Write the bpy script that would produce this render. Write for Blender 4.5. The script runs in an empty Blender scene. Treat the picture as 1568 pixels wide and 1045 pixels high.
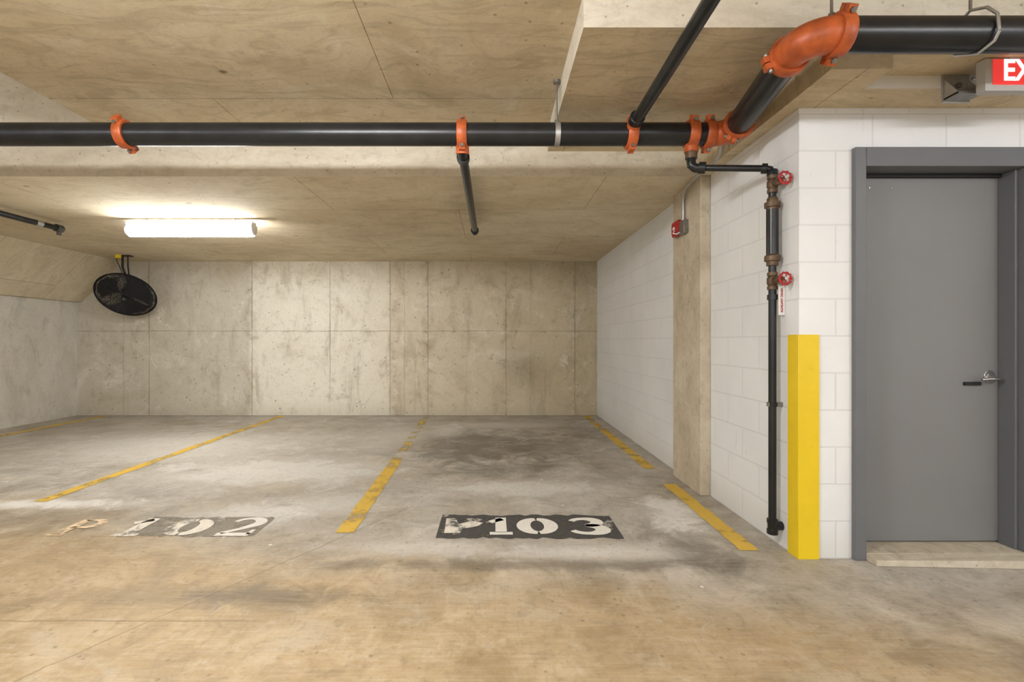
import bpy, math, random
from mathutils import Vector, Matrix
random.seed(4)
S=bpy.context.scene
# ------------------------------------------------------------ materials
def srgb(r,g,b):
    f=lambda c:(c/255/12.92) if c/255<=.04045 else ((c/255+.055)/1.055)**2.4
    return (f(r),f(g),f(b),1)
class Mat:
    def __init__(s,name,rough=.8,metal=0.0,spec=.3):
        s.m=bpy.data.materials.new(name); s.m.use_nodes=True
        s.t=s.m.node_tree; s.b=s.t.nodes['Principled BSDF']
        s.b.inputs['Roughness'].default_value=rough
        s.b.inputs['Metallic'].default_value=metal
        s.b.inputs['Specular IOR Level'].default_value=spec
        s._geo=None
    def n(s,typ,ins=None,**props):
        n=s.t.nodes.new(typ)
        for k,v in props.items(): setattr(n,k,v)
        for k,v in (ins or {}).items(): s.set(n.inputs[k],v)
        return n
    def set(s,inp,v):
        if isinstance(v,bpy.types.NodeSocket): s.t.links.new(v,inp)
        else: inp.default_value=v
    @property
    def pos(s):
        if not s._geo: s._geo=s.n('ShaderNodeTexCoord')
        return s._geo.outputs['Object']
    def xyz(s):
        o=s.n('ShaderNodeSeparateXYZ',{0:s.pos}).outputs
        return o[0],o[1],o[2]
    def vec(s,x,y,z=0.0): return s.n('ShaderNodeCombineXYZ',{0:x,1:y,2:z}).outputs[0]
    def scl(s,sx,sy,sz,v=None):
        return s.n('ShaderNodeMapping',{'Vector':v or s.pos,'Scale':(sx,sy,sz)}).outputs[0]
    def noise(s,scale,detail=4,rough=.55,dist=0.0,v=None):
        return s.n('ShaderNodeTexNoise',{'Vector':v or s.pos,'Scale':scale,'Detail':detail,'Roughness':rough,'Distortion':dist}).outputs[0]
    def math(s,op,a,b=0.0,c=None,clamp=False):
        n=s.n('ShaderNodeMath',{0:a,1:b},operation=op); n.use_clamp=clamp
        if c is not None: s.set(n.inputs[2],c)
        return n.outputs[0]
    def step(s,x,a,b,lo=0.0,hi=1.0):
        return s.n('ShaderNodeMapRange',{'Value':x,'From Min':a,'From Max':b,'To Min':lo,'To Max':hi},interpolation_type='SMOOTHSTEP').outputs[0]
    def mix(s,f,a,b,mode='MIX'):
        n=s.n('ShaderNodeMix',data_type='RGBA',blend_type=mode)
        s.set(n.inputs[0],f); s.set(n.inputs[6],a); s.set(n.inputs[7],b); return n.outputs[2]
    def ramp(s,f,stops,interp='LINEAR'):
        n=s.n('ShaderNodeValToRGB',{0:f}); cr=n.color_ramp; cr.interpolation=interp
        while len(cr.elements)<len(stops): cr.elements.new(.5)
        for e,(p,c) in zip(cr.elements,stops): e.position=p; e.color=c
        return n.outputs[0]
    def desat(s,c,sat=1.0,val=1.0):
        return s.n('ShaderNodeHueSaturation',{'Saturation':sat,'Value':val,'Color':c}).outputs[0]
    def col(s,c): s.set(s.b.inputs['Base Color'],c)
    def bump(s,h,strength=.3,dist=.01):
        s.t.links.new(s.n('ShaderNodeBump',{'Height':h,'Strength':strength,'Distance':dist}).outputs[0],s.b.inputs['Normal'])
def simple(name,c,rough=.5,metal=0.0,spec=.4,var=.12,scale=20,bump=0.0):
    m=Mat(name,rough,metal,spec)
    f=m.noise(scale,4)
    d=tuple(x*(1-var) for x in c[:3])+(1,); e=tuple(min(1,x*(1+var)) for x in c[:3])+(1,)
    m.col(m.ramp(f,[(.3,d),(.7,e)]))
    if bump: m.bump(f,bump,.005)
    return m.m
def emit(name,c,st):
    m=Mat(name); m.b.inputs['Emission Color'].default_value=c; m.b.inputs['Emission Strength'].default_value=st
    m.b.inputs['Base Color'].default_value=(.8,.8,.8,1); return m.m

def mk_floor():
    m=Mat('floor_concrete',.62,0,.35); x,y,z=m.xyz()
    n1=m.noise(.9,6,.6,.4); n2=m.noise(3.2,9,.7,.6); n3=m.noise(28,6,.75); n6=m.noise(1.1,7,.65,1.0,v=m.scl(1,1.8,1)); n7=m.noise(8,8,.75,.8)
    base=m.ramp(n2,[(.28,srgb(140,133,123)),(.45,srgb(170,164,154)),(.60,srgb(194,189,181)),(.75,srgb(214,211,205))])
    brown=m.ramp(n2,[(.3,srgb(138,124,104)),(.7,srgb(184,172,151))])
    c=m.mix(m.step(n1,.45,.64,0,.6),base,brown)
    k=m.math('ADD',m.math('MULTIPLY_ADD',x,.26,y),m.math('MULTIPLY',m.math('SUBTRACT',n1,.5),2.2))
    tan=m.ramp(n2,[(.28,srgb(148,124,86)),(.5,srgb(174,149,108)),(.72,srgb(194,172,134))])
    c=m.mix(m.step(k,3.05,2.05,0,.90),c,tan)
    c=m.mix(m.step(n6,.52,.68,0,.40),c,srgb(192,182,163))
    c=m.mix(m.step(n6,.42,.30,0,.38),c,srgb(118,104,82))
    c=m.mix(m.step(n7,.52,.68,0,.28),c,srgb(212,205,191))
    c=m.mix(m.step(n7,.46,.32,0,.32),c,srgb(108,96,76))
    def blob(cx,cy,rx,ry,warp=.5):
        dx=m.math('DIVIDE',m.math('SUBTRACT',x,cx),rx); dy=m.math('DIVIDE',m.math('SUBTRACT',y,cy),ry)
        r=m.math('SQRT',m.math('ADD',m.math('MULTIPLY',dx,dx),m.math('MULTIPLY',dy,dy)))
        return m.math('ADD',r,m.math('MULTIPLY',m.math('SUBTRACT',n2,.5),warp*3))
    dark=srgb(96,88,76); white=srgb(228,226,221)
    for cx,cy,rx,ry,st in [(-.25,5.6,.75,1.1,.65),(.1,4.6,.5,.5,.35),(.6,5.5,.6,.8,.45),(-1.0,2.30,.45,.11,.6),(.25,2.62,1.3,.09,.55),(1.15,2.75,.2,.2,.55),(-3.0,3.3,1.2,.3,.3),(1.2,3.1,.25,.5,.35),(-1.6,2.3,.8,.12,.25),(1.2,6.6,.4,.7,.35)]:
        c=m.mix(m.step(blob(cx,cy,rx,ry,.8),1.25,.2,0,st),c,dark)
    for cx,cy,rx,ry,st in [(-2.0,4.5,1.3,.55,.65),(-3.4,3.6,.9,.14,.95),(1.25,3.4,.22,.45,.9),(.2,4.0,.8,.25,.6),(-.35,2.85,.6,.14,.4),(-3.8,5.6,1.6,.9,.5),(-1.7,3.40,.5,.30,.55),(.0,7.0,1.2,.3,.35),(.6,2.78,.6,.12,.5),(-1.2,6.2,.5,.8,.35),(-.6,6.6,.25,.6,.5),(-1.2,3.6,.5,.3,.4)]:
        c=m.mix(m.step(blob(cx,cy,rx,ry,1.1),1.1,.3,0,st),c,white)
    st=m.noise(1,4,.6,.3,v=m.scl(5,70,1)); st2=m.noise(1,3,.6,.2,v=m.scl(60,6,1))
    c=m.mix(m.step(st,.4,.75,.0,.12),c,srgb(232,226,214))
    c=m.mix(m.step(st2,.5,.75,.0,.10),c,srgb(90,80,64))
    c=m.mix(m.step(n3,.5,.72,0,.35),c,srgb(98,89,74))
    v=m.n('ShaderNodeTexVoronoi',{'Vector':m.pos,'Scale':2.6}).outputs['Distance']
    c=m.mix(m.step(m.math('ADD',v,m.math('MULTIPLY',n3,.05)),.06,.045,0,.8),c,srgb(238,236,230))
    v=m.n('ShaderNodeTexVoronoi',{'Vector':m.pos,'Scale':11}).outputs['Distance']
    c=m.mix(m.step(m.math('ADD',v,m.math('MULTIPLY',m.math('SUBTRACT',n1,.5),.25)),.10,.07,0,.35),c,srgb(84,70,50))
    def seam(a,b0,wd=.03):
        d=m.math('ABSOLUTE',m.math('ADD',m.math('SUBTRACT',a,b0),m.math('MULTIPLY',m.math('SUBTRACT',n2,.5),wd)))
        return m.step(d,.008,.002)
    s1=m.math('MULTIPLY',seam(y,2.10),m.step(x,-.95,-1.1))
    s2=seam(m.math('MULTIPLY_ADD',y,-.60,x),-2.72,.06)
    s2=m.math('MULTIPLY',s2,m.step(y,3.9,3.4))
    s=m.math('MAXIMUM',s1,s2)
    c=m.mix(m.math('MULTIPLY',s,.38),c,srgb(96,82,62))
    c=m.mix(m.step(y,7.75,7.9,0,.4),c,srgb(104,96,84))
    m.col(m.desat(c,.94,.97))
    m.set(m.b.inputs['Roughness'],m.step(n2,.3,.7,.48,.75))
    h=m.math('ADD',m.math('MULTIPLY',n3,.8),m.math('ADD',m.math('MULTIPLY',st,.5),m.math('MULTIPLY',s,-2)))
    m.bump(h,.22,.005); return m.m
def mk_plywood(name,a,b,cc,seamx=2.44,seamy=1.22,off=(0,0),knots=.55,gr=.3):
    m=Mat(name,.85,0,.2); x,y,z=m.xyz()
    w=m.noise(1,3,.6,v=m.scl(.7,1.6,1))
    yy=m.math('ADD',y,m.math('MULTIPLY',w,.9))
    g=m.noise(1,6,.7,1.4,v=m.vec(m.math('MULTIPLY',x,1.8),m.math('MULTIPLY',yy,12),z))
    gb=m.noise(1,4,.6,2.0,v=m.vec(m.math('MULTIPLY',x,.9),m.math('MULTIPLY',yy,4),z))
    n=m.noise(.8,6,.65,.5); n4=m.noise(3.3,7,.72,1); f=m.noise(30,5,.7)
    c=m.ramp(n,[(.3,a),(.5,b),(.7,cc)])
    c=m.mix(m.step(n4,.5,.72,0,.42),c,tuple(v*.68 for v in a[:3])+(1,))
    c=m.mix(m.step(n4,.46,.3,0,.45),c,srgb(226,219,200))
    c=m.mix(m.step(gb,.5,.66,0,gr*.8),c,tuple(v*q for v,q in zip(a[:3],(.66,.62,.55)))+(1,))
    c=m.mix(m.step(g,.50,.66,0,gr*.8),c,tuple(v*q for v,q in zip(a[:3],(.56,.51,.45)))+(1,))
    c=m.mix(m.step(f,.5,.75,0,.28),c,srgb(134,120,96))
    v=m.n('ShaderNodeTexVoronoi',{'Vector':m.scl(1.0,1.35,1),'Scale':1.7}).outputs['Distance']
    kn=m.step(m.math('ADD',v,m.math('MULTIPLY',g,.05)),.085,.05,0,knots)
    c=m.mix(kn,c,srgb(92,74,52))
    p=m.n('ShaderNodeTexVoronoi',{'Vector':m.pos,'Scale':9}).outputs['Distance']
    c=m.mix(m.step(m.math('ADD',p,m.math('MULTIPLY',m.math('SUBTRACT',n,.5),.25)),.09,.06,0,.5),c,srgb(112,94,68))
    br=m.n('ShaderNodeTexBrick',{'Vector':m.vec(m.math('ADD',x,off[0]),m.math('ADD',y,off[1])),'Scale':1.0,'Mortar Size':.003,'Mortar Smooth':.3,'Brick Width':seamx,'Row Height':seamy,'Color1':(0.55,0.55,0.55,1),'Color2':(.45,.45,.45,1)})
    c=m.mix(.5,c,br.outputs['Color'],'OVERLAY')
    c=m.mix(m.math('MULTIPLY',br.outputs['Fac'],m.step(n4,.3,.6,.2,.55)),c,srgb(108,92,66))
    m.col(m.desat(c,.88,1.0)); m.bump(m.math('SUBTRACT',m.math('ADD',g,m.math('MULTIPLY',f,.6)),m.math('MULTIPLY',br.outputs['Fac'],2)),.2,.006); return m.m
def mk_concrete(name,a,b,cc,scale=1.5,vs=(1,1,1)):
    m=Mat(name,.88,0,.2)
    n=m.noise(scale,8,.7,.5,v=m.scl(*vs)); f=m.noise(24,6,.7); n2=m.noise(scale*4,6,.7,.5,v=m.scl(*vs))
    c=m.ramp(n,[(.3,a),(.5,b),(.7,cc)])
    c=m.mix(m.step(n2,.5,.7,0,.38),c,tuple(v*.66 for v in a[:3])+(1,))
    c=m.mix(m.step(f,.5,.75,0,.3),c,tuple(v*.6 for v in a[:3])+(1,))
    v=m.n('ShaderNodeTexVoronoi',{'Vector':m.pos,'Scale':14}).outputs['Distance']
    c=m.mix(m.step(m.math('ADD',v,m.math('MULTIPLY',m.math('SUBTRACT',n,.5),.25)),.11,.07,0,.5),c,srgb(104,92,72))
    m.col(c); m.bump(f,.3,.008); return m.m
def mk_backwall():
    m=Mat('back_wall_concrete',.86,0,.22); x,y,z=m.xyz()
    xr=m.n('ShaderNodeMapRange',{'Value':m.math('ADD',x,m.math('MULTIPLY',m.noise(2.5,4),.05)),'From Min':-7.0,'From Max':2.0}).outputs[0]
    P=lambda X:(X+7)/9
    c=m.ramp(xr,[(0,srgb(196,189,174)),(P(-5.5),srgb(198,190,173)),(P(-3.92),srgb(206,199,183)),(P(-3.86),srgb(230,224,209)),(P(-2.6),srgb(232,226,211)),(P(-1.67),srgb(227,219,201)),(P(-1.62),srgb(218,208,187)),(P(-1.02),srgb(212,201,177)),(P(.22),srgb(206,193,166)),(P(.9),srgb(199,185,156)),(P(1.7),srgb(186,172,144))])
    n1=m.noise(1.3,8,.7,.8); n2=m.noise(1,7,.65,.6,v=m.scl(4,1,.9)); f=m.noise(26,6,.75); n5=m.noise(5,8,.75,.6)
    c=m.mix(m.step(n1,.5,.70,0,.5),c,srgb(174,159,130))
    c=m.mix(m.step(n2,.52,.72,0,.5),c,srgb(156,144,120))
    c=m.mix(m.step(n1,.48,.28,0,.5),c,srgb(240,235,223))
    c=m.mix(m.step(n5,.52,.68,0,.42),c,srgb(150,135,108))
    c=m.mix(m.step(n5,.44,.30,0,.45),c,srgb(240,235,222))
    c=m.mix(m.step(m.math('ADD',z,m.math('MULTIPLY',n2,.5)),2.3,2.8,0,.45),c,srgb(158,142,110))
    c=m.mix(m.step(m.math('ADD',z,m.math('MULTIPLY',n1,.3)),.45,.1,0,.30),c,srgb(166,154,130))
    dx=m.math('DIVIDE',m.math('SUBTRACT',x,.55),.5); dz=m.math('DIVIDE',m.math('SUBTRACT',z,.75),.5)
    r=m.math('ADD',m.math('SQRT',m.math('ADD',m.math('MULTIPLY',dx,dx),m.math('MULTIPLY',dz,dz))),m.math('MULTIPLY',n5,1.2))
    c=m.mix(m.step(r,1.7,.7,0,.5),c,srgb(132,116,88))
    w=m.math('MULTIPLY',m.math('SUBTRACT',n5,.5),.04)
    L=None
    for X in (-5.95,-5.54,-3.88,-2.62,-1.65,-1.42,-1.04,.22,.62,1.33):
        d=m.step(m.math('ABSOLUTE',m.math('ADD',m.math('SUBTRACT',x,X),w)),.012,.002,0,.8 if X not in(-1.42,.62,-5.95) else .4)
        L=d if L is None else m.math('MAXIMUM',L,d)
    d=m.step(m.math('ABSOLUTE',m.math('ADD',m.math('SUBTRACT',z,1.36),w)),.011,.002,0,.7); L=m.math('MAXIMUM',L,d)
    c=m.mix(m.math('MULTIPLY',L,m.step(n2,.3,.6,.15,.8)),c,srgb(124,110,88))
    H=None
    for X in (-3.9,-1.55,-1.04,.22,1.36):
        d=m.step(m.math('ABSOLUTE',m.math('ADD',m.math('SUBTRACT',x,X),m.math('MULTIPLY',w,4))),.16,.0,0,.45)
        H=d if H is None else m.math('MAXIMUM',H,d)
    c=m.mix(m.math('MULTIPLY',H,m.step(n5,.4,.65)),c,srgb(150,134,106))
    v=m.n('ShaderNodeTexVoronoi',{'Vector':m.pos,'Scale':7}).outputs['Distance']
    c=m.mix(m.step(m.math('ADD',v,m.math('MULTIPLY',m.math('SUBTRACT',n1,.5),.2)),.12,.06,0,.55),c,srgb(118,104,78))
    c=m.mix(m.step(f,.5,.75,0,.28),c,srgb(126,112,86))
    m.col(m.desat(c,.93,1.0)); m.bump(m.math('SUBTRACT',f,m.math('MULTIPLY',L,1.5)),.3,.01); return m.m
def mk_block(name,axis):
    m=Mat(name,.55,0,.35); x,y,z=m.xyz()
    a=x if axis=='x' else y
    br=m.n('ShaderNodeTexBrick',{'Vector':m.vec(m.math('ADD',a,-1.69 if axis=='x' else -2.7),z),'Scale':1.0,'Mortar Size':.005,'Mortar Smooth':.6,'Brick Width':.406,'Row Height':.2045})
    fac=br.outputs['Fac']; n=m.noise(1.2,5,.6); f=m.noise(60,5,.7)
    c=m.ramp(n,[(.3,srgb(226,228,230)),(.7,srgb(239,240,242))])
    c=m.mix(m.math('MULTIPLY',fac,.22),c,srgb(170,170,172))
    c=m.mix(m.step(z,.25,0,0,.35),c,srgb(200,194,184))
    sc=m.noise(1,5,.7,.3,v=m.scl(14,14,3))
    c=m.mix(m.step(sc,.66,.72,0,.2),c,srgb(150,148,144))
    m.col(c); m.bump(m.math('SUBTRACT',m.math('MULTIPLY',f,.4),m.math('MULTIPLY',fac,.8)),.45,.005); return m.m
def mk_worn(name,c1,c2,thr,soft=.05,scale=5,lf=.9):
    m=Mat(name,.75,0,.25)
    n=m.noise(scale,8,.7,.3); n2=m.noise(lf,3,.5); g=m.noise(40,5,.7)
    m.col(m.mix(m.step(g,.4,.7,0,.6),c1,c2))
    k=m.math('ADD',m.math('MULTIPLY',n,.55),m.math('ADD',m.math('MULTIPLY',n2,.35),m.math('MULTIPLY',g,.15)))
    a=m.step(k,thr-soft,thr+soft)
    tr=m.n('ShaderNodeBsdfTransparent'); mx=m.n('ShaderNodeMixShader',{0:a})
    m.t.links.new(tr.outputs[0],mx.inputs[1]); m.t.links.new(m.b.outputs[0],mx.inputs[2])
    out=[q for q in m.t.nodes if q.type=='OUTPUT_MATERIAL'][0]; m.t.links.new(mx.outputs[0],out.inputs[0])
    return m.m

M_floor=mk_floor()
M_plyB=mk_plywood('board_formed_soffit',srgb(199,181,147),srgb(215,200,168),srgb(227,215,187),2.44,1.22,(1.55,.1),.55,.24)
M_plyN=mk_plywood('board_formed_soffit_near',srgb(194,176,141),srgb(210,194,161),srgb(222,209,180),2.44,1.22,(-.55,.35),.75,.40)
M_conL=mk_concrete('light_beam_concrete',srgb(194,186,167),srgb(214,206,189),srgb(227,221,207),1.6,(1,1,2.5))
M_conC=mk_concrete('column_concrete',srgb(174,162,140),srgb(197,186,164),srgb(214,205,187),3.0,(1,1,.8))
M_conW=mk_concrete('left_wall_concrete',srgb(192,186,173),srgb(212,208,197),srgb(226,222,213),1.2,(1,1,.6))
M_back=mk_backwall()
M_blkY=mk_block('white_painted_block_side','y'); M_blkX=mk_block('white_painted_block_front','x')
M_yel=mk_worn('yellow_line_paint',srgb(216,180,76),srgb(202,170,94),.475,.07)
M_yelfaint=mk_worn('yellow_line_paint_faded',srgb(212,180,92),srgb(196,172,108),.55,.04)
M_blk=mk_worn('black_stencil_paint',srgb(72,71,70),srgb(96,92,88),.45,.03,scale=6)
M_wht=mk_worn('white_stencil_paint',srgb(232,229,222),srgb(212,207,198),.40,.05,scale=7)
M_whtf=mk_worn('white_stencil_paint_faded',srgb(232,226,216),srgb(214,204,186),.475,.06,scale=7)
M_whtg=mk_worn('white_stencil_paint_gone',srgb(228,224,216),srgb(214,206,192),.545,.03,scale=5)
M_whto=mk_worn('tan_stencil_paint_faded',srgb(230,206,172),srgb(230,212,184),.47,.06,scale=7)
M_pipe=simple('black_steel_pipe',(.020,.021,.023,1),.30,.3,.5,.3,6)
M_pipeg=simple('aged_pipe_grey',(.10,.10,.10,1),.5,.4,.5,.3,8)
M_or=simple('orange_coupling_enamel',srgb(184,90,44),.42,0,.5,.3,14)
M_bolt=simple('bolt_zinc',(.28,.27,.25,1),.4,.8,.5,.2)
M_galv=simple('galvanised_steel',(.50,.50,.50,1),.4,.8,.5,.15,14)
M_bronze=simple('valve_bronze',srgb(104,84,66),.5,.5,.5,.25,30)
M_red=simple('red_enamel',srgb(170,32,34),.4,0,.5,.15)
M_yg=simple('safety_yellow_paint',srgb(232,200,30),.4,0,.45,.05,5)
M_frame=simple('door_frame_grey',srgb(106,108,112),.45,0,.4,.05,4)
M_leaf=simple('door_leaf_grey',srgb(124,124,126),.45,0,.4,.03,2)
M_dark=simple('dark_rubber',(.012,.012,.013,1),.6,0,.4)
M_wire=simple('fan_wire_black',(.018,.018,.02,1),.5,.0,.4)
M_steel=simple('brushed_steel',(.62,.62,.62,1),.25,1,.5,.06)
M_whp=simple('white_plastic',srgb(232,232,230),.4,0,.4,.03)
M_ylt=simple('yellow_tag',srgb(230,200,40),.6)
M_step=mk_concrete('threshold_concrete',srgb(172,160,140),srgb(192,182,164),srgb(210,203,188),3)
M_tube=emit('fluorescent_lens',(1,.995,.98,1),62)
M_tube2=emit('unseen_aisle_lens',(1,.995,.985,1),50)
M_tube3=emit('fluorescent_lens_bay',(1,.995,.985,1),115)
M_exr=emit('exit_red_panel',(1,.06,.05,1),.6); M_exr.node_tree.nodes['Principled BSDF'].inputs['Base Color'].default_value=(.6,.04,.04,1)
M_exw=emit('exit_letter_glow',(1,.78,.76,1),1.4)
M_exh=simple('exit_housing_grey',srgb(190,188,186),.4,0,.4,.03)

# ------------------------------------------------------------ mesh builder
def basis(d):
    d=d.normalized(); u=Vector((0,0,1)) if abs(d.z)<.9 else Vector((0,1,0))
    a=d.cross(u).normalized(); b=d.cross(a).normalized(); return a,b
class MB:
    def __init__(s): s.v=[];s.f=[];s.mi=[];s.mats=[];s.T=Matrix.Identity(4)
    def mat(s,m):
        if m not in s.mats: s.mats.append(m)
        return s.mats.index(m)
    def add(s,vs,fs,m):
        o=len(s.v); s.v+=[s.T@Vector(v) for v in vs]; k=s.mat(m)
        for f in fs: s.f.append([i+o for i in f]); s.mi.append(k)
    def box(s,x0,x1,y0,y1,z0,z1,m,front=None,bottom=None,left=None):
        vs=[(x0,y0,z0),(x1,y0,z0),(x1,y1,z0),(x0,y1,z0),(x0,y0,z1),(x1,y0,z1),(x1,y1,z1),(x0,y1,z1)]
        F=[((0,3,2,1),bottom or m),((4,5,6,7),m),((0,1,5,4),front or m),((1,2,6,5),m),((2,3,7,6),m),((3,0,4,7),left or m)]
        o=len(s.v); s.v+=[s.T@Vector(v) for v in vs]
        for f,mm in F: s.f.append([i+o for i in f]); s.mi.append(s.mat(mm))
    def cyl(s,p0,p1,r,m,seg=24,r2=None,caps=True):
        p0=Vector(p0);p1=Vector(p1);a,b=basis(p1-p0);r2=r if r2 is None else r2
        vs=[];fs=[]
        for p,q in((p0,r),(p1,r2)):
            for i in range(seg):
                t=2*math.pi*i/seg; vs.append(p+a*math.cos(t)*q+b*math.sin(t)*q)
        for i in range(seg):
            j=(i+1)%seg; fs.append((i,j,seg+j,seg+i))
        if caps: fs.append(tuple(range(seg))[::-1]); fs.append(tuple(range(seg,2*seg)))
        s.add(vs,fs,m)
    def prof(s,c,axis,pr,m,seg=28):
        c=Vector(c);d=Vector(axis).normalized();a,b=basis(d);vs=[];fs=[]
        for t,r in pr:
            for i in range(seg):
                q=2*math.pi*i/seg; vs.append(c+d*t+a*math.cos(q)*r+b*math.sin(q)*r)
        for k in range(len(pr)-1):
            for i in range(seg):
                j=(i+1)%seg; fs.append((k*seg+i,k*seg+j,(k+1)*seg+j,(k+1)*seg+i))
        fs.append(tuple(range(seg))[::-1]); n=(len(pr)-1)*seg; fs.append(tuple(range(n,n+seg)))
        s.add(vs,fs,m)
    def tube(s,pts,r,m,seg=16,closed=False):
        pts=[Vector(p) for p in pts]; n=len(pts); vs=[];fs=[]
        a=None
        for i,p in enumerate(pts):
            if closed: d=pts[(i+1)%n]-pts[i-1]
            else: d=pts[min(i+1,n-1)]-pts[max(i-1,0)]
            d.normalize()
            if a is None: a,_=basis(d)
            a=(a-d*a.dot(d)).normalized(); b=d.cross(a)
            rr=r[i] if isinstance(r,(list,tuple)) else r
            for k in range(seg):
                t=2*math.pi*k/seg; vs.append(p+a*math.cos(t)*rr+b*math.sin(t)*rr)
        for i in range(n if closed else n-1):
            ii=(i+1)%n
            for k in range(seg):
                j=(k+1)%seg; fs.append((i*seg+k,i*seg+j,ii*seg+j,ii*seg+k))
        if not closed: fs.append(tuple(range(seg))[::-1]); fs.append(tuple(range((n-1)*seg,n*seg)))
        s.add(vs,fs,m)
    def torus(s,c,axis,R,r,m,seg=40,rs=8):
        c=Vector(c);a,b=basis(Vector(axis))
        s.tube([c+a*math.cos(2*math.pi*i/seg)*R+b*math.sin(2*math.pi*i/seg)*R for i in range(seg)],r,m,rs,True)
    def text(s,txt,size,M,m,ext=.002,off=0.0,sx=1.0):
        cu=bpy.data.curves.new('t','FONT'); cu.body=txt; cu.size=size; cu.extrude=ext; cu.offset=off; cu.align_x='CENTER'; cu.align_y='CENTER'
        ob=bpy.data.objects.new('t',cu); S.collection.objects.link(ob); bpy.context.view_layer.update()
        me=ob.evaluated_get(bpy.context.evaluated_depsgraph_get()).to_mesh()
        vs=[M@Vector((v.co.x*sx,v.co.y,v.co.z)) for v in me.vertices]; fs=[tuple(p.vertices) for p in me.polygons]
        s.add(vs,fs,m); bpy.data.objects.remove(ob); bpy.data.curves.remove(cu)
    def obj(s,name,smooth=True,bevel=0,parent=None):
        me=bpy.data.meshes.new(name); me.from_pydata([tuple(v) for v in s.v],[],s.f)
        for m in s.mats: me.materials.append(m)
        me.polygons.foreach_set('material_index',s.mi)
        me.validate(); me.update()
        if smooth:
            me.polygons.foreach_set('use_smooth',[True]*len(me.polygons)); me.set_sharp_from_angle(angle=math.radians(38))
        o=bpy.data.objects.new(name,me); S.collection.objects.link(o)
        if bevel:
            b=o.modifiers.new('b','BEVEL'); b.width=bevel; b.segments=2; b.limit_method='ANGLE'; b.angle_limit=math.radians(50)
        if parent: o.parent=parent
        return o

ZL=2.484; ZN=2.84; ZB=2.68; YB=7.9; YF=3.82; XR=1.69; YD=2.70
# ------------------------------------------------------------ shell
b=MB(); b.box(-10,7,-7,8.2,-.2,0,M_floor); b.obj('floor',False)
b=MB(); b.box(-6.95,1.95,YB,YB+.25,0,2.7,M_back); b.obj('wall_back',False)
b=MB(); b.box(-6.95,-6.7,1.5,YB,0,2.7,M_conW); b.obj('wall_left',False)
b=MB(); b.box(XR,XR+.2,YD+.2,YB,0,ZL,M_blkY); b.obj('wall_right',False)
b=MB()
b.box(XR,2.01,YD,YD+.2,0,ZL,M_blkY,front=M_blkX); b.box(2.95,7,YD,YD+.2,0,ZL,M_blkX); b.box(2.01,2.95,YD,YD+.2,2.23,ZL,M_blkX)
b.obj('wall_entry',False)
def slab(name,x0,x1,y0,y1,z0,z1,m,**k):
    b=MB(); b.box(x0,x1,y0,y1,z0,z1,m,**k); return b.obj(name,False)
slab('ceiling',-10,7,YF,8.2,ZL,3.5,M_plyB,front=M_conL)
slab('ceiling',-3.0,7,-7,2.31,ZN,3.5,M_plyN)
slab('ceiling',-3.0,.43,2.31,YF,ZN,3.5,M_plyN)
slab('ceiling',-10,-3.0,-7,YF,3.36,3.5,M_plyN)
slab('ceiling',.43,1.60,2.31,YF,ZB,3.5,M_plyN,front=M_conL,left=M_conL)
slab('ceiling_beam',1.60,1.89,2.31,YF,ZL,3.5,M_plyN,front=M_conL)
slab('ceiling_beam',1.89,7,2.31,2.49,2.55,3.5,M_plyN,front=M_conL)
slab('ceiling_beam',1.89,7,2.49,YF,ZL,3.5,M_plyN,front=M_blkX)
# sloped haunch
b=MB(); y0,y1=1.5,YB
b.add([(-6.7,y0,1.83),(-6.7,y0,ZL),(-5.96,y0,ZL),(-6.7,y1,1.83),(-6.7,y1,ZL),(-5.96,y1,ZL),(-6.62,y0,1.83),(-6.62,y1,1.83)],
 [(0,1,2,6),(3,7,5,4),(6,2,5,7),(0,6,7,3),(0,3,4,1),(1,4,5,2)],M_plyB); b.obj('ceiling_haunch',False)
# column
b=MB(); b.box(1.61,XR,3.79,4.37,0,ZL,M_conC); b.obj('concrete_column',False,.008)

# ------------------------------------------------------------ floor markings
def strip(name,x,y0,y1,w,m,n=24,x1=None):
    b=MB(); vs=[];fs=[]; x1=x if x1 is None else x1
    for i in range(n+1):
        t=i/n; y=y0+(y1-y0)*t; xc=x+(x1-x)*t
        vs+=[(xc-w/2+random.uniform(-.006,.006),y,.0025),(xc+w/2+random.uniform(-.006,.006),y,.0025)]
    for i in range(n): fs.append((2*i,2*i+1,2*i+3,2*i+2))
    b.add(vs,fs,m); return b.obj(name,False)
strip('parking_line',-.92,3.06,5.05,.115,M_yel,x1=-.97)
strip('parking_line',-.97,5.05,7.85,.10,M_yelfaint,x1=-1.05)
strip('parking_line',-3.37,3.65,7.85,.10,M_yel)
strip('parking_line',1.47,2.80,4.1,.11,M_yel,x1=1.48)
strip('parking_line',1.48,4.6,7.85,.11,M_yel,x1=1.50)
strip('parking_line',-6.2,5.5,7.85,.10,M_yel)
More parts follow.
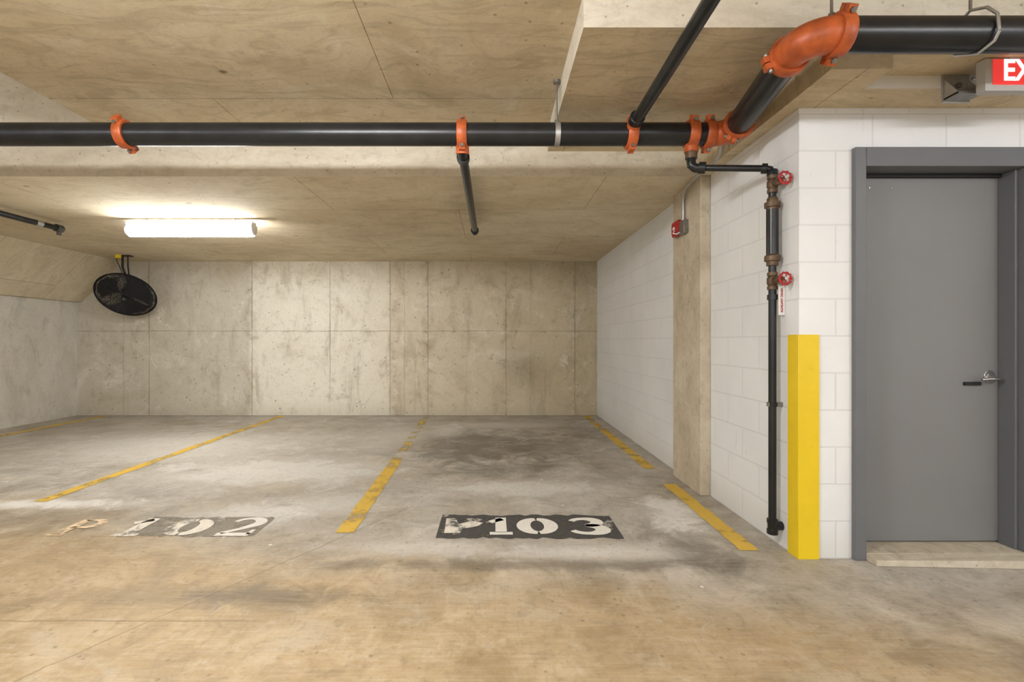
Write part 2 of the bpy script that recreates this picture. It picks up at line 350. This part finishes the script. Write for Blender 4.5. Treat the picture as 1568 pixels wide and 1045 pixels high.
# stencils
def ribbon(b,pts,ws,m,z):
    vs=[];fs=[];n=len(pts)
    for i in range(n):
        p=Vector(pts[i]);d=(Vector(pts[min(i+1,n-1)])-Vector(pts[max(i-1,0)])).normalized(); q=Vector((-d.y,d.x))*ws[i]/2
        vs+=[(p.x+q.x,p.y+q.y,z),(p.x-q.x,p.y-q.y,z)]
    for i in range(n-1): fs.append((2*i,2*i+1,2*i+3,2*i+2))
    b.add(vs,fs,m)
def arc(cx,cy,rx,ry,a0,a1,n=20): return [(cx+rx*math.cos(math.radians(a0+(a1-a0)*i/n)),cy+ry*math.sin(math.radians(a0+(a1-a0)*i/n))) for i in range(n+1)]
def digit(b,ch,cx,cy,w,h,m,z):
    X=lambda p:(cx+p[0]*w,cy+p[1]*h)
    def R(pts,f): ribbon(b,[X(p) for p in pts],[f(p,i/(len(pts)-1)) for i,p in enumerate(pts)],m,z)
    if ch=='0':
        for a0,a1 in((94,266),(-86,86)):
            R(arc(0,0,.34,.38,a0,a1),lambda p,t:.14*h+.20*w*abs(p[0]/.36)**1.2)
    if ch=='1':
        R([(0,-.38),(0,.5)],lambda p,t:.34*w); R([(-.34,-.43),(.34,-.43)],lambda p,t:.15*h)
        R([(-.34,.22),(-.12,.33),(.05,.41)],lambda p,t:.17*h)
    if ch=='3':
        R(arc(-.02,.22,.30,.20,165,-90),lambda p,t:.15*h+.16*w*max(0,p[0]/.3))
        R(arc(-.02,-.21,.35,.22,90,-165),lambda p,t:.15*h+.18*w*max(0,p[0]/.3))
    if ch=='2':
        R(arc(0,.22,.32,.23,170,-30)+[(.0,-.15),(-.32,-.36)],lambda p,t:.12*h+.16*w*max(0,p[0]/.35))
        R([(-.4,-.42),(.4,-.42)],lambda p,t:.16*h); R([(.36,-.42),(.38,-.18)],lambda p,t:.10*w)
    if ch=='P':
        R([(-.2,-.45),(-.2,.45)],lambda p,t:.26*w); R([(-.4,-.44),(.0,-.44)],lambda p,t:.12*h)
        R([(-.2,.42)]+arc(.08,.2,.28,.22,90,-90)+[(-.2,-.02)],lambda p,t:.09*h+.14*w*max(0,p[0]/.36))
b=MB()
vs=[];N=28; x0,x1=-.345,.80
for i in range(N+1):
    x=x0+(x1-x0)*i/N; vs+=[(x,2.97+random.uniform(-.012,.02),.002),(x,3.37+random.uniform(-.02,.012),.002)]
b.add(vs,[(2*i,2*i+2,2*i+3,2*i+1) for i in range(N)],M_blk)
digit(b,'1',.055,3.17,.21,.29,M_wht,.004); digit(b,'0',.29,3.17,.26,.30,M_wht,.004); digit(b,'3',.61,3.17,.28,.29,M_wht,.004)
b.add([(-.30,3.05,.004),(-.20,3.05,.004),(-.19,3.12,.004),(-.10,3.16,.004),(-.06,3.22,.004),(-.14,3.25,.004),(-.22,3.20,.004),(-.25,3.31,.004),(-.31,3.30,.004)],[tuple(range(9))],M_whtf)
digit(b,'P',-.20,3.17,.22,.29,M_whtg,.0045)
b.obj('parking_stencil',False)
b=MB()
vs=[];x0,x1=-2.30,-1.47
for i in range(N+1):
    x=x0+(x1-x0)*i/N; vs+=[(x,3.0+random.uniform(-.012,.02),.002),(x,3.33+random.uniform(-.02,.012),.002)]
M_gr=mk_worn('grey_stencil_ground',srgb(140,133,122),srgb(156,148,135),.49,.08)
b.add(vs,[(2*i,2*i+2,2*i+3,2*i+1) for i in range(N)],M_gr)
digit(b,'P',-2.65,3.15,.25,.28,M_whto,.004);digit(b,'1',-2.27,3.15,.24,.30,M_whtf,.004);digit(b,'0',-1.95,3.15,.27,.30,M_whtf,.004)
digit(b,'2',-1.61,3.16,.26,.31,M_wht,.004)
b.obj('parking_stencil',False)

# ------------------------------------------------------------ pipes
R0=.07
def coupling(b,c,axis,r,ear,w=.055,m=M_or):
    c=Vector(c);d=Vector(axis).normalized();e=Vector(ear); e=(e-d*e.dot(d)).normalized()
    b.prof(c,d,[(-w/2,r+.002),(-w/2,r+.013),(-w/2+.008,r+.019),(w/2-.008,r+.019),(w/2,r+.013),(w/2,r+.002)],m)
    f=d.cross(e).normalized()
    for sg in(-1,1):
        o=c+e*sg*(r+.022); T=Matrix(((d.x,e.x,f.x,o.x),(d.y,e.y,f.y,o.y),(d.z,e.z,f.z,o.z),(0,0,0,1)))
        old=b.T; b.T=T
        b.box(-.018,.018,-.02,.02,-.030,-.003,m); b.box(-.018,.018,-.02,.02,.003,.030,m)
        b.cyl((0,.002,-.044),(0,.002,.044),.007,M_bolt,8); b.cyl((0,.002,.030),(0,.002,.042),.012,M_bolt,6); b.cyl((0,.002,-.042),(0,.002,-.030),.012,M_bolt,6)
        b.T=old
def fillet(p,d1,d2,t,n=16):
    p=Vector(p);d1=Vector(d1).normalized();d2=Vector(d2).normalized()
    a=p-d1*t;c=p+d2*t;k=.45; q1=a+d1*t*(1-k);q2=c-d2*t*(1-k); out=[]
    for i in range(n+1):
        s=i/n; out.append(a*(1-s)**3+q1*3*s*(1-s)**2+q2*3*s*s*(1-s)+c*s**3)
    return out
YM=3.08;YR=2.08;ZP=2.50
PA=Vector((1.50,YM,ZP)); PB=Vector((1.325,YR,ZP)); DD=(PB-PA).normalized(); X1=Vector((1,0,0))
b=MB()
b.cyl((-7,YM,ZP),PA-X1*.13,R0,M_pipe,40)
b.tube(fillet(PA,X1,DD,.135),R0+.004,M_or,32)
b.cyl(PA+DD*.13,PB-DD*.13,R0,M_pipe,40)
b.tube(fillet(PB,DD,X1,.135),R0+.004,M_or,32)
b.cyl(PB+X1*.13,(6,YR,ZP),R0,M_pipe,40)
coupling(b,(-2.31,YM,ZP),(1,0,0),R0,(0,-.7,.7))
coupling(b,PA-X1*.145,X1,R0,(0,-.35,1)); coupling(b,PA+DD*.145,DD,R0,(.5,0,1))
coupling(b,PB-DD*.155,DD,R0,(1,0,.3)); coupling(b,PB+X1*.145,X1,R0,(0,-.8,1))
XT=1.25
for X,bd in ((-.19,(0,.25,-1)),(.87,(0,-1,.35)),(XT,(0,0,-1))):
    coupling(b,(X,YM,ZP),(1,0,0),R0,(0,0.12,1) if X<1 else (0,-.5,1),.062)
    d=Vector(bd).normalized(); b.cyl(Vector((X,YM,ZP)),Vector((X,YM,ZP))+d*(R0+.045),.042,M_or,24)
for X,Y,Zt in ((.405,YM,ZN),(2.70,YR,ZN),(1.44,YR,ZN),(-4.2,YM,3.36)):
    if X!=1.44: b.prof((X,Y,ZP),(1,0,0),[(-.016,R0+.001),(-.016,R0+.005),(.016,R0+.005),(.016,R0+.001)],M_galv)
    b.cyl((X,Y,ZP+R0),(X,Y,Zt),.006,M_bolt,8); b.cyl((X,Y,ZP+R0),(X,Y,ZP+R0+.02),.014,M_bolt,6); b.cyl((X,Y,Zt-.02),(X,Y,Zt),.022,M_bolt,12)
hx=2.04
b.tube([(hx+.03,YR-.080,ZP-.03),(hx+.025,YR-.078,ZP+.04),(hx+.01,YR-.05,ZP+.085),(hx-.01,YR,ZP+.105),(hx-.01,YR+.05,ZP+.085),(hx-.01,YR+.08,ZP+.03),(hx,YR+.08,ZP-.04),(hx+.02,YR,ZP-.08),(hx+.03,YR-.06,ZP-.06),(hx+.03,YR-.080,ZP-.03)],.0065,M_galv,10)
b.cyl((hx-.01,YR,ZP+.10),(hx-.01,YR,ZN),.006,M_bolt,8)
main=b.obj('sprinkler_pipe')
b=MB(); b.tube([(.87,YM-.10,ZP+.035),(.875,2.5,2.55),(.89,1.0,2.62),(.89,-2,2.62)],.034,M_pipe,24); b.prof((.87,YM-.12,ZP+.04),(0,-1,.1),[(-.02,.045),(.03,.045),(.035,.036)],M_pipe)
b.cyl((.89,.5,2.62),(.89,.5,ZN),.006,M_bolt,8)
b.obj('branch_pipe',parent=main)
b=MB(); b.tube([(-.19,YM+.02,2.41),(-.19,YM+.07,2.395),(-.19,5.30,2.395)],.031,M_pipe,24); b.prof((-.19,5.27,2.395),(0,1,0),[(0,.042),(.05,.042),(.065,.034)],M_pipe)
b.prof((-.19,YM+.09,2.395),(0,1,0),[(0,.042),(.05,.042)],M_pipe)
b.cyl((-.19,4.4,2.41),(-.19,4.4,ZL),.006,M_bolt,8); b.cyl((-.19,5.29,2.395),(-.19,5.29,2.345),.018,M_pipe,12)
b.obj('drop_pipe',parent=main)
b=MB(); b.cyl((-4.62,4.0,2.40),(-4.62,5.2,2.40),.028,M_pipe,20); b.prof((-4.62,5.18,2.40),(0,1,0),[(0,.04),(.07,.04),(.085,.03)],M_pipeg); b.cyl((-4.62,4.95,2.40),(-4.62,5.02,2.40),.031,M_galv,20)
b.cyl((-4.62,5.22,2.40),(-4.62,5.22,2.33),.02,M_pipeg,12); b.cyl((-4.62,4.5,2.4),(-4.62,4.5,ZL),.006,M_bolt,8)
b.tube([(-4.62,YM,2.44),(-4.62,YM+.03,2.41),(-4.62,YM+.08,2.40),(-4.62,4.0,2.40)],.028,M_pipe,20)
b.obj('end_pipe',parent=main)

# ------------------------------------------------------------ auxiliary drain riser
XV,YV=1.635,2.86
b=MB(); r=.0215
b.tube([(XT,YM,2.385),(XT,YM,2.33),(XT,YM-.005,2.305),(XT+.02,YM-.01,2.285),(XT+.05,YM-.02,2.28)],.028,M_pipe,20)
b.prof((XT,YM,2.385),(0,0,-1),[(0,.036),(.04,.036)],M_bronze)
b.prof((XT+.04,YM-.02,2.282),(1,-.5,-.18),[(0,.036),(.04,.036)],M_pipe)
b.tube([(XT+.04,YM-.02,2.282),(XV-.04,YV+.02,2.215),(XV-.01,YV+.003,2.205),(XV,YV,2.18),(XV,YV,2.1)],r-.002,M_pipe,16)
b.prof((XV-.05,YV+.025,2.216),(1,-.5,-.2),[(0,.03),(.03,.03)],M_pipe)
b.prof((XV,YV,2.20),(0,0,-1),[(0,.026),(.006,.03),(.035,.03)],M_pipe)
b.cyl((XV,YV,2.2),(XV,YV,.12),r,M_pipe,18)
def valve(z):
    b.prof((XV,YV,z+.05),(0,0,-1),[(0,.028),(.02,.028),(.021,.022),(.035,.03),(.065,.03),(.079,.022),(.08,.028),(.1,.028)],M_bronze,16)
    b.cyl((XV,YV,z),(XV,YV-.05,z),.021,M_bronze,12); b.cyl((XV,YV-.05,z),(XV,YV-.07,z),.025,M_bronze,6); b.cyl((XV,YV-.07,z),(XV,YV-.125,z),.008,M_bronze,10)
    w=Vector((XV+.003,YV-.12,z)); 
    N=60; c=[]
    for i in range(N):
        a=2*math.pi*i/N; rr=.033+.003*math.cos(10*a); c.append(w+Vector((rr*math.cos(a),0,rr*math.sin(a))))
    b.tube(c,.0052,M_red,8,True)
    b.cyl(w,w+Vector((0,-.012,0)),.009,M_bolt,12)
    for k in range(5):
        a=2*math.pi*k/5; b.cyl(w,w+Vector((.033*math.cos(a),0,.033*math.sin(a))),.0034,M_red,8)
valve(2.115); valve(1.55)
b.prof((XV,YV,2.04),(0,0,-1),[(0,.024),(.01,.03),(.03,.03),(.032,.043),(.06,.043),(.062,.033),(.075,.033)],M_bronze,20)
b.cyl((XV,YV,1.97),(XV,YV,1.70),.033,M_pipe,22)
b.prof((XV,YV,1.705),(0,0,-1),[(0,.033),(.01,.043),(.038,.043),(.04,.032),(.065,.032),(.067,.026)],M_bronze,20)
b.prof((XV,YV,1.47),(0,0,-1),[(0,.028),(.03,.028)],M_pipe); 
b.prof((XV,YV,.16),(0,0,-1),[(0,.03),(.02,.03),(.03,.026),(.055,.026),(.06,.03),(.085,.03),(.09,.02)],M_pipe)
b.cyl((XV,YV,.12),(XR,YV,.12),r+.004,M_pipe,16)
for z in(.83,):
    b.box(XV-.028,XR,YV-.012,YV+.012,z-.012,z+.012,M_bolt); b.prof((XV,YV,z),(0,0,1),[(-.012,.026),(.012,.026)],M_dark)
b.box(XV+.015,XV+.052,YV-.035,YV-.032,1.35,1.52,M_whp)
T=Matrix.Translation((XV+.034,YV-.0365,1.435))@Matrix.Rotation(math.radians(90),4,'X')@Matrix.Rotation(math.radians(90),4,'Z')
b.text('AUXILIARY DRAIN',.017,T,M_red,.0005,.0005)
b.obj('drain_riser_pipe')

# red alarm / junction box + conduit on the column
b=MB()
b.box(1.565,1.61,4.13,4.27,2.10,2.225,M_red); b.box(1.555,1.567,4.145,4.255,2.115,2.21,M_red); b.box(1.551,1.556,4.18,4.22,2.15,2.175,M_whp)
b.box(1.57,1.61,4.02,4.12,2.09,2.20,M_bolt)
b.tube([(1.59,4.08,2.2),(1.59,4.08,2.36),(1.585,4.05,2.41),(1.57,3.95,2.445),(1.56,3.75,2.455),(1.56,3.45,2.455),(1.56,3.36,2.48),(1.56,3.32,2.54),(1.56,3.32,2.68)],.011,M_galv,12)
b.cyl((1.59,4.08,2.19),(1.59,4.08,2.225),.017,M_galv,12)
b.tube([(1.585,4.1,2.12),(1.55,4.12,2.1),(1.53,4.15,2.11),(1.55,4.17,2.14)],.005,M_whp,8)
b.obj('fire_alarm_box',bevel=.003)

# ------------------------------------------------------------ door
b=MB(); F=M_frame
b.box(1.98,2.04,YD-.03,YD+.20,0,2.26,F); b.box(2.92,2.98,YD-.03,YD+.20,0,2.26,F); b.box(2.04,2.92,YD-.03,YD+.20,2.155,2.26,F)
b.box(2.04,2.056,YD+.09,YD+.115,.04,2.155,F); b.box(2.904,2.92,YD+.02,YD+.115,.04,2.155,F); b.box(2.04,2.92,YD+.09,YD+.115,2.135,2.155,M_dark)
b.obj('trim_1',False,.004)
b=MB()
b.box(2.045,2.915,YD+.115,YD+.16,.05,2.14,M_leaf)
hy=YD+.115
b.cyl((2.855,hy,.985),(2.855,hy-.012,.985),.028,M_steel,24); b.cyl((2.855,hy-.01,.985),(2.855,hy-.05,.985),.011,M_steel,16)
b.tube([(2.865,hy-.048,.985),(2.84,hy-.052,.986),(2.80,hy-.052,.986),(2.765,hy-.05,.982)],[.011,.010,.009,.008],M_steel,14)
b.box(2.705,2.80,hy-.012,hy,.945,.965,M_dark)
b.cyl((2.855,hy,1.0),(2.855,hy-.004,1.0),.032,M_steel,24)
for X in(2.165,2.29): b.cyl((X,hy,2.08),(X,hy-.004,2.08),.006,M_steel,10)
b.obj('door_1',bevel=.003)
b=MB(); b.add([(2.04,YD-.10,0),(3.2,YD-.15,0),(3.2,YD-.03,0),(2.04,YD-.03,0),(2.045,YD-.095,.03),(3.2,YD-.14,.045),(3.2,YD-.03,.045),(2.045,YD-.03,.04)],
 [(0,3,2,1),(4,5,6,7),(0,1,5,4),(1,2,6,5),(2,3,7,6),(3,0,4,7)],M_step)
b.box(2.04,2.92,YD-.03,YD+.2,0,.041,M_step); b.obj('door_threshold',False,.006)
b=MB(); g=.012
b.box(XR-g,XR+.105,YD-g,YD,.0,1.235,M_yg); b.box(XR-g,XR,YD,YD+.085,.0,1.235,M_yg)
for z in(.2,.62,1.05): b.cyl((XR+.06,YD-g,z),(XR+.06,YD-g-.003,z),.008,M_yg,12)
b.obj('corner_guard',bevel=.003)

# exit sign
b=MB(); ex0,ex1=2.345,2.72; yy=2.33
b.box(ex0,ex1,yy,yy+.045,2.392,2.545,M_exh); b.box(ex0+.035,ex1-.02,yy-.004,yy+.01,2.42,2.54,M_exr)
b.box(2.46,2.60,yy-.002,yy+.07,2.543,2.55,M_exh)
T=Matrix.Translation((ex0+.20,yy-.006,2.482))@Matrix.Rotation(math.radians(90),4,'X')
b.text('EXIT',.14,T,M_exw,.001,.003,.85)
b.obj('exit_sign',bevel=.004)
# wall-mounted junction bracket
b=MB()
b.box(2.28,2.415,2.478,2.49,2.41,2.55,M_galv); b.box(2.285,2.41,2.40,2.48,2.415,2.427,M_bolt)
for X in (2.285,2.403):
    b.add([(X,2.48,2.42),(X,2.40,2.42),(X,2.48,2.53),(X+.007,2.48,2.42),(X+.007,2.40,2.42),(X+.007,2.48,2.53)],[(0,1,2),(3,5,4),(0,3,4,1),(1,4,5,2),(2,5,3,0)],M_galv)
b.cyl((2.35,2.475,2.49),(2.35,2.462,2.49),.014,M_bolt,6); b.cyl((2.41,2.46,2.52),(2.50,2.46,2.52),.009,M_galv,12)
b.obj('steel_bracket')

# ------------------------------------------------------------ light fixtures
def fixture(name,cx,cy,zt,L=1.32,mat=M_tube,drop=0.0):
    b=MB(); zc=zt; zt=zt-drop
    if drop:
        for q in(-L*.35,L*.35): b.cyl((cx+q,cy,zt),(cx+q,cy,zc),.008,M_galv,10)
    b.box(cx-L/2,cx+L/2,cy-.045,cy+.045,zt-.05,zt,M_whp)
    n=20; vs=[]
    for X in(cx-L/2+.02,cx+L/2-.02):
        for i in range(n+1):
            a=math.radians(-35+250*i/n); vs.append((X,cy-.075*math.cos(a),zt-.085-.065*math.sin(a)))
    fs=[(i,i+1,n+2+i,n+1+i) for i in range(n)]; fs.append(tuple(range(n+1))[::-1]); fs.append(tuple(range(n+1,2*n+2)))
    b.add(vs,fs,mat)
    for sg in(-1,1):
        X=cx+sg*(L/2-.008)
        b.prof((X,cy,zt-.075),(sg,0,0),[(-.012,.06),(.01,.06),(.014,.05)],M_whp,20)
        for q in(-.05,.05): b.box(X-.006,X+.012,cy+q-.01,cy+q+.01,zt-.095,zt-.03,M_galv)
    return b.obj(name)
fixture('ceiling_light',-3.16,5.14,ZL,drop=.04)
fixture('ceiling_light',-1.2,.9,ZN,mat=M_tube3,drop=.13)
fixture('ceiling_light',3.4,-.2,ZN,mat=M_tube2,drop=.25)  # from here down: unseen aisle fixtures added, hung low to light the ceiling
fixture('ceiling_light',.2,-2.2,ZN,mat=M_tube2,drop=.25)
fixture('ceiling_light',-4.6,-.6,3.36,mat=M_tube2,drop=.7)
fixture('ceiling_light',-2.6,-4.5,ZN,mat=M_tube2,drop=.25)
fixture('ceiling_light',2.8,-4.5,ZN,mat=M_tube2,drop=.25)

# ------------------------------------------------------------ fan
b=MB(); fc=Vector((-5.50,7.35,1.89))
b.T=Matrix.Translation(fc)@Matrix.Rotation(math.radians(16),4,'Z')@Matrix.Rotation(math.radians(90+42),4,'X')
RF=.39
for sgn,dep in((1,.09),(-1,.10)):
    for k in range(21):
        rr=.07+(RF-.07)*k/20; z=sgn*dep*(1-(rr/RF)**3)
        b.torus((0,0,z),(0,0,1),rr,.0034 if k<20 else .011,M_wire,48,6)
    for k in range(24):
        a=2*math.pi*k/24; pts=[]
        for q in range(7):
            rr=.05+(RF-.05)*q/6; pts.append((rr*math.cos(a),rr*math.sin(a),sgn*dep*(1-(rr/RF)**3)))
        b.tube(pts,.0032,M_wire,6)
b.cyl((0,0,.088),(0,0,.1),.045,M_dark,24); b.cyl((0,0,.1),(0,0,.103),.022,M_pipeg,24)
b.cyl((0,0,-.22),(0,0,-.05),.075,M_dark,24); b.cyl((0,0,-.06),(0,0,.05),.05,M_dark,20)
for k in range(3):
    a=2*math.pi*k/3+.4; vs=[];fs=[]
    for i in range(7):
        rr=.05+.31*i/6; wd=.42+.42*(i/6)**.8
        for j in range(5):
            t=(j/4-.5); aa=a+t*wd*2.2; vs.append((rr*math.cos(aa),rr*math.sin(aa),t*-.09))
    for i in range(6):
        for j in range(4): fs.append((i*5+j,i*5+j+1,i*5+j+6,i*5+j+5))
    b.add(vs,fs,M_wire)
b.T=Matrix.Identity(4)
hub=fc+Vector((-.03,.12,.13))
b.tube([(fc.x-.05,fc.y,ZL),(fc.x-.05,fc.y,ZL-.18),(fc.x-.03,fc.y+.04,ZL-.30),hub],.016,M_dark,12)
b.tube([(fc.x+.03,fc.y,ZL),(fc.x+.03,fc.y,ZL-.15),(fc.x+.01,fc.y+.05,ZL-.3),hub],.010,M_dark,12)
b.box(fc.x-.10,fc.x+.08,fc.y-.05,fc.y+.05,ZL-.012,ZL,M_dark)
b.box(fc.x-.10,fc.x-.03,fc.y-.085,fc.y-.05,ZL-.05,ZL,M_ylt)
b.tube([(fc.x-.07,fc.y,ZL),(-5.80,7.55,ZL-.02),(-5.9,7.8,2.3),(-6.15,7.88,1.9)],.006,M_dark,8)
b.obj('ceiling_fan')

# ------------------------------------------------------------ world + camera
w=bpy.data.worlds.new('World'); S.world=w; w.use_nodes=True
w.node_tree.nodes['Background'].inputs[0].default_value=(.96,.98,1,1); w.node_tree.nodes['Background'].inputs[1].default_value=1.2
cd=bpy.data.cameras.new('Camera'); cam=bpy.data.objects.new('Camera',cd); S.collection.objects.link(cam)
cam.location=(0,0,1.2); cam.rotation_euler=(math.radians(90),0,0)
cd.sensor_width=36; cd.lens=36*750/1568; cd.shift_x=30/1568; cd.clip_start=.05
S.camera=cam
S.view_settings.view_transform='Standard'
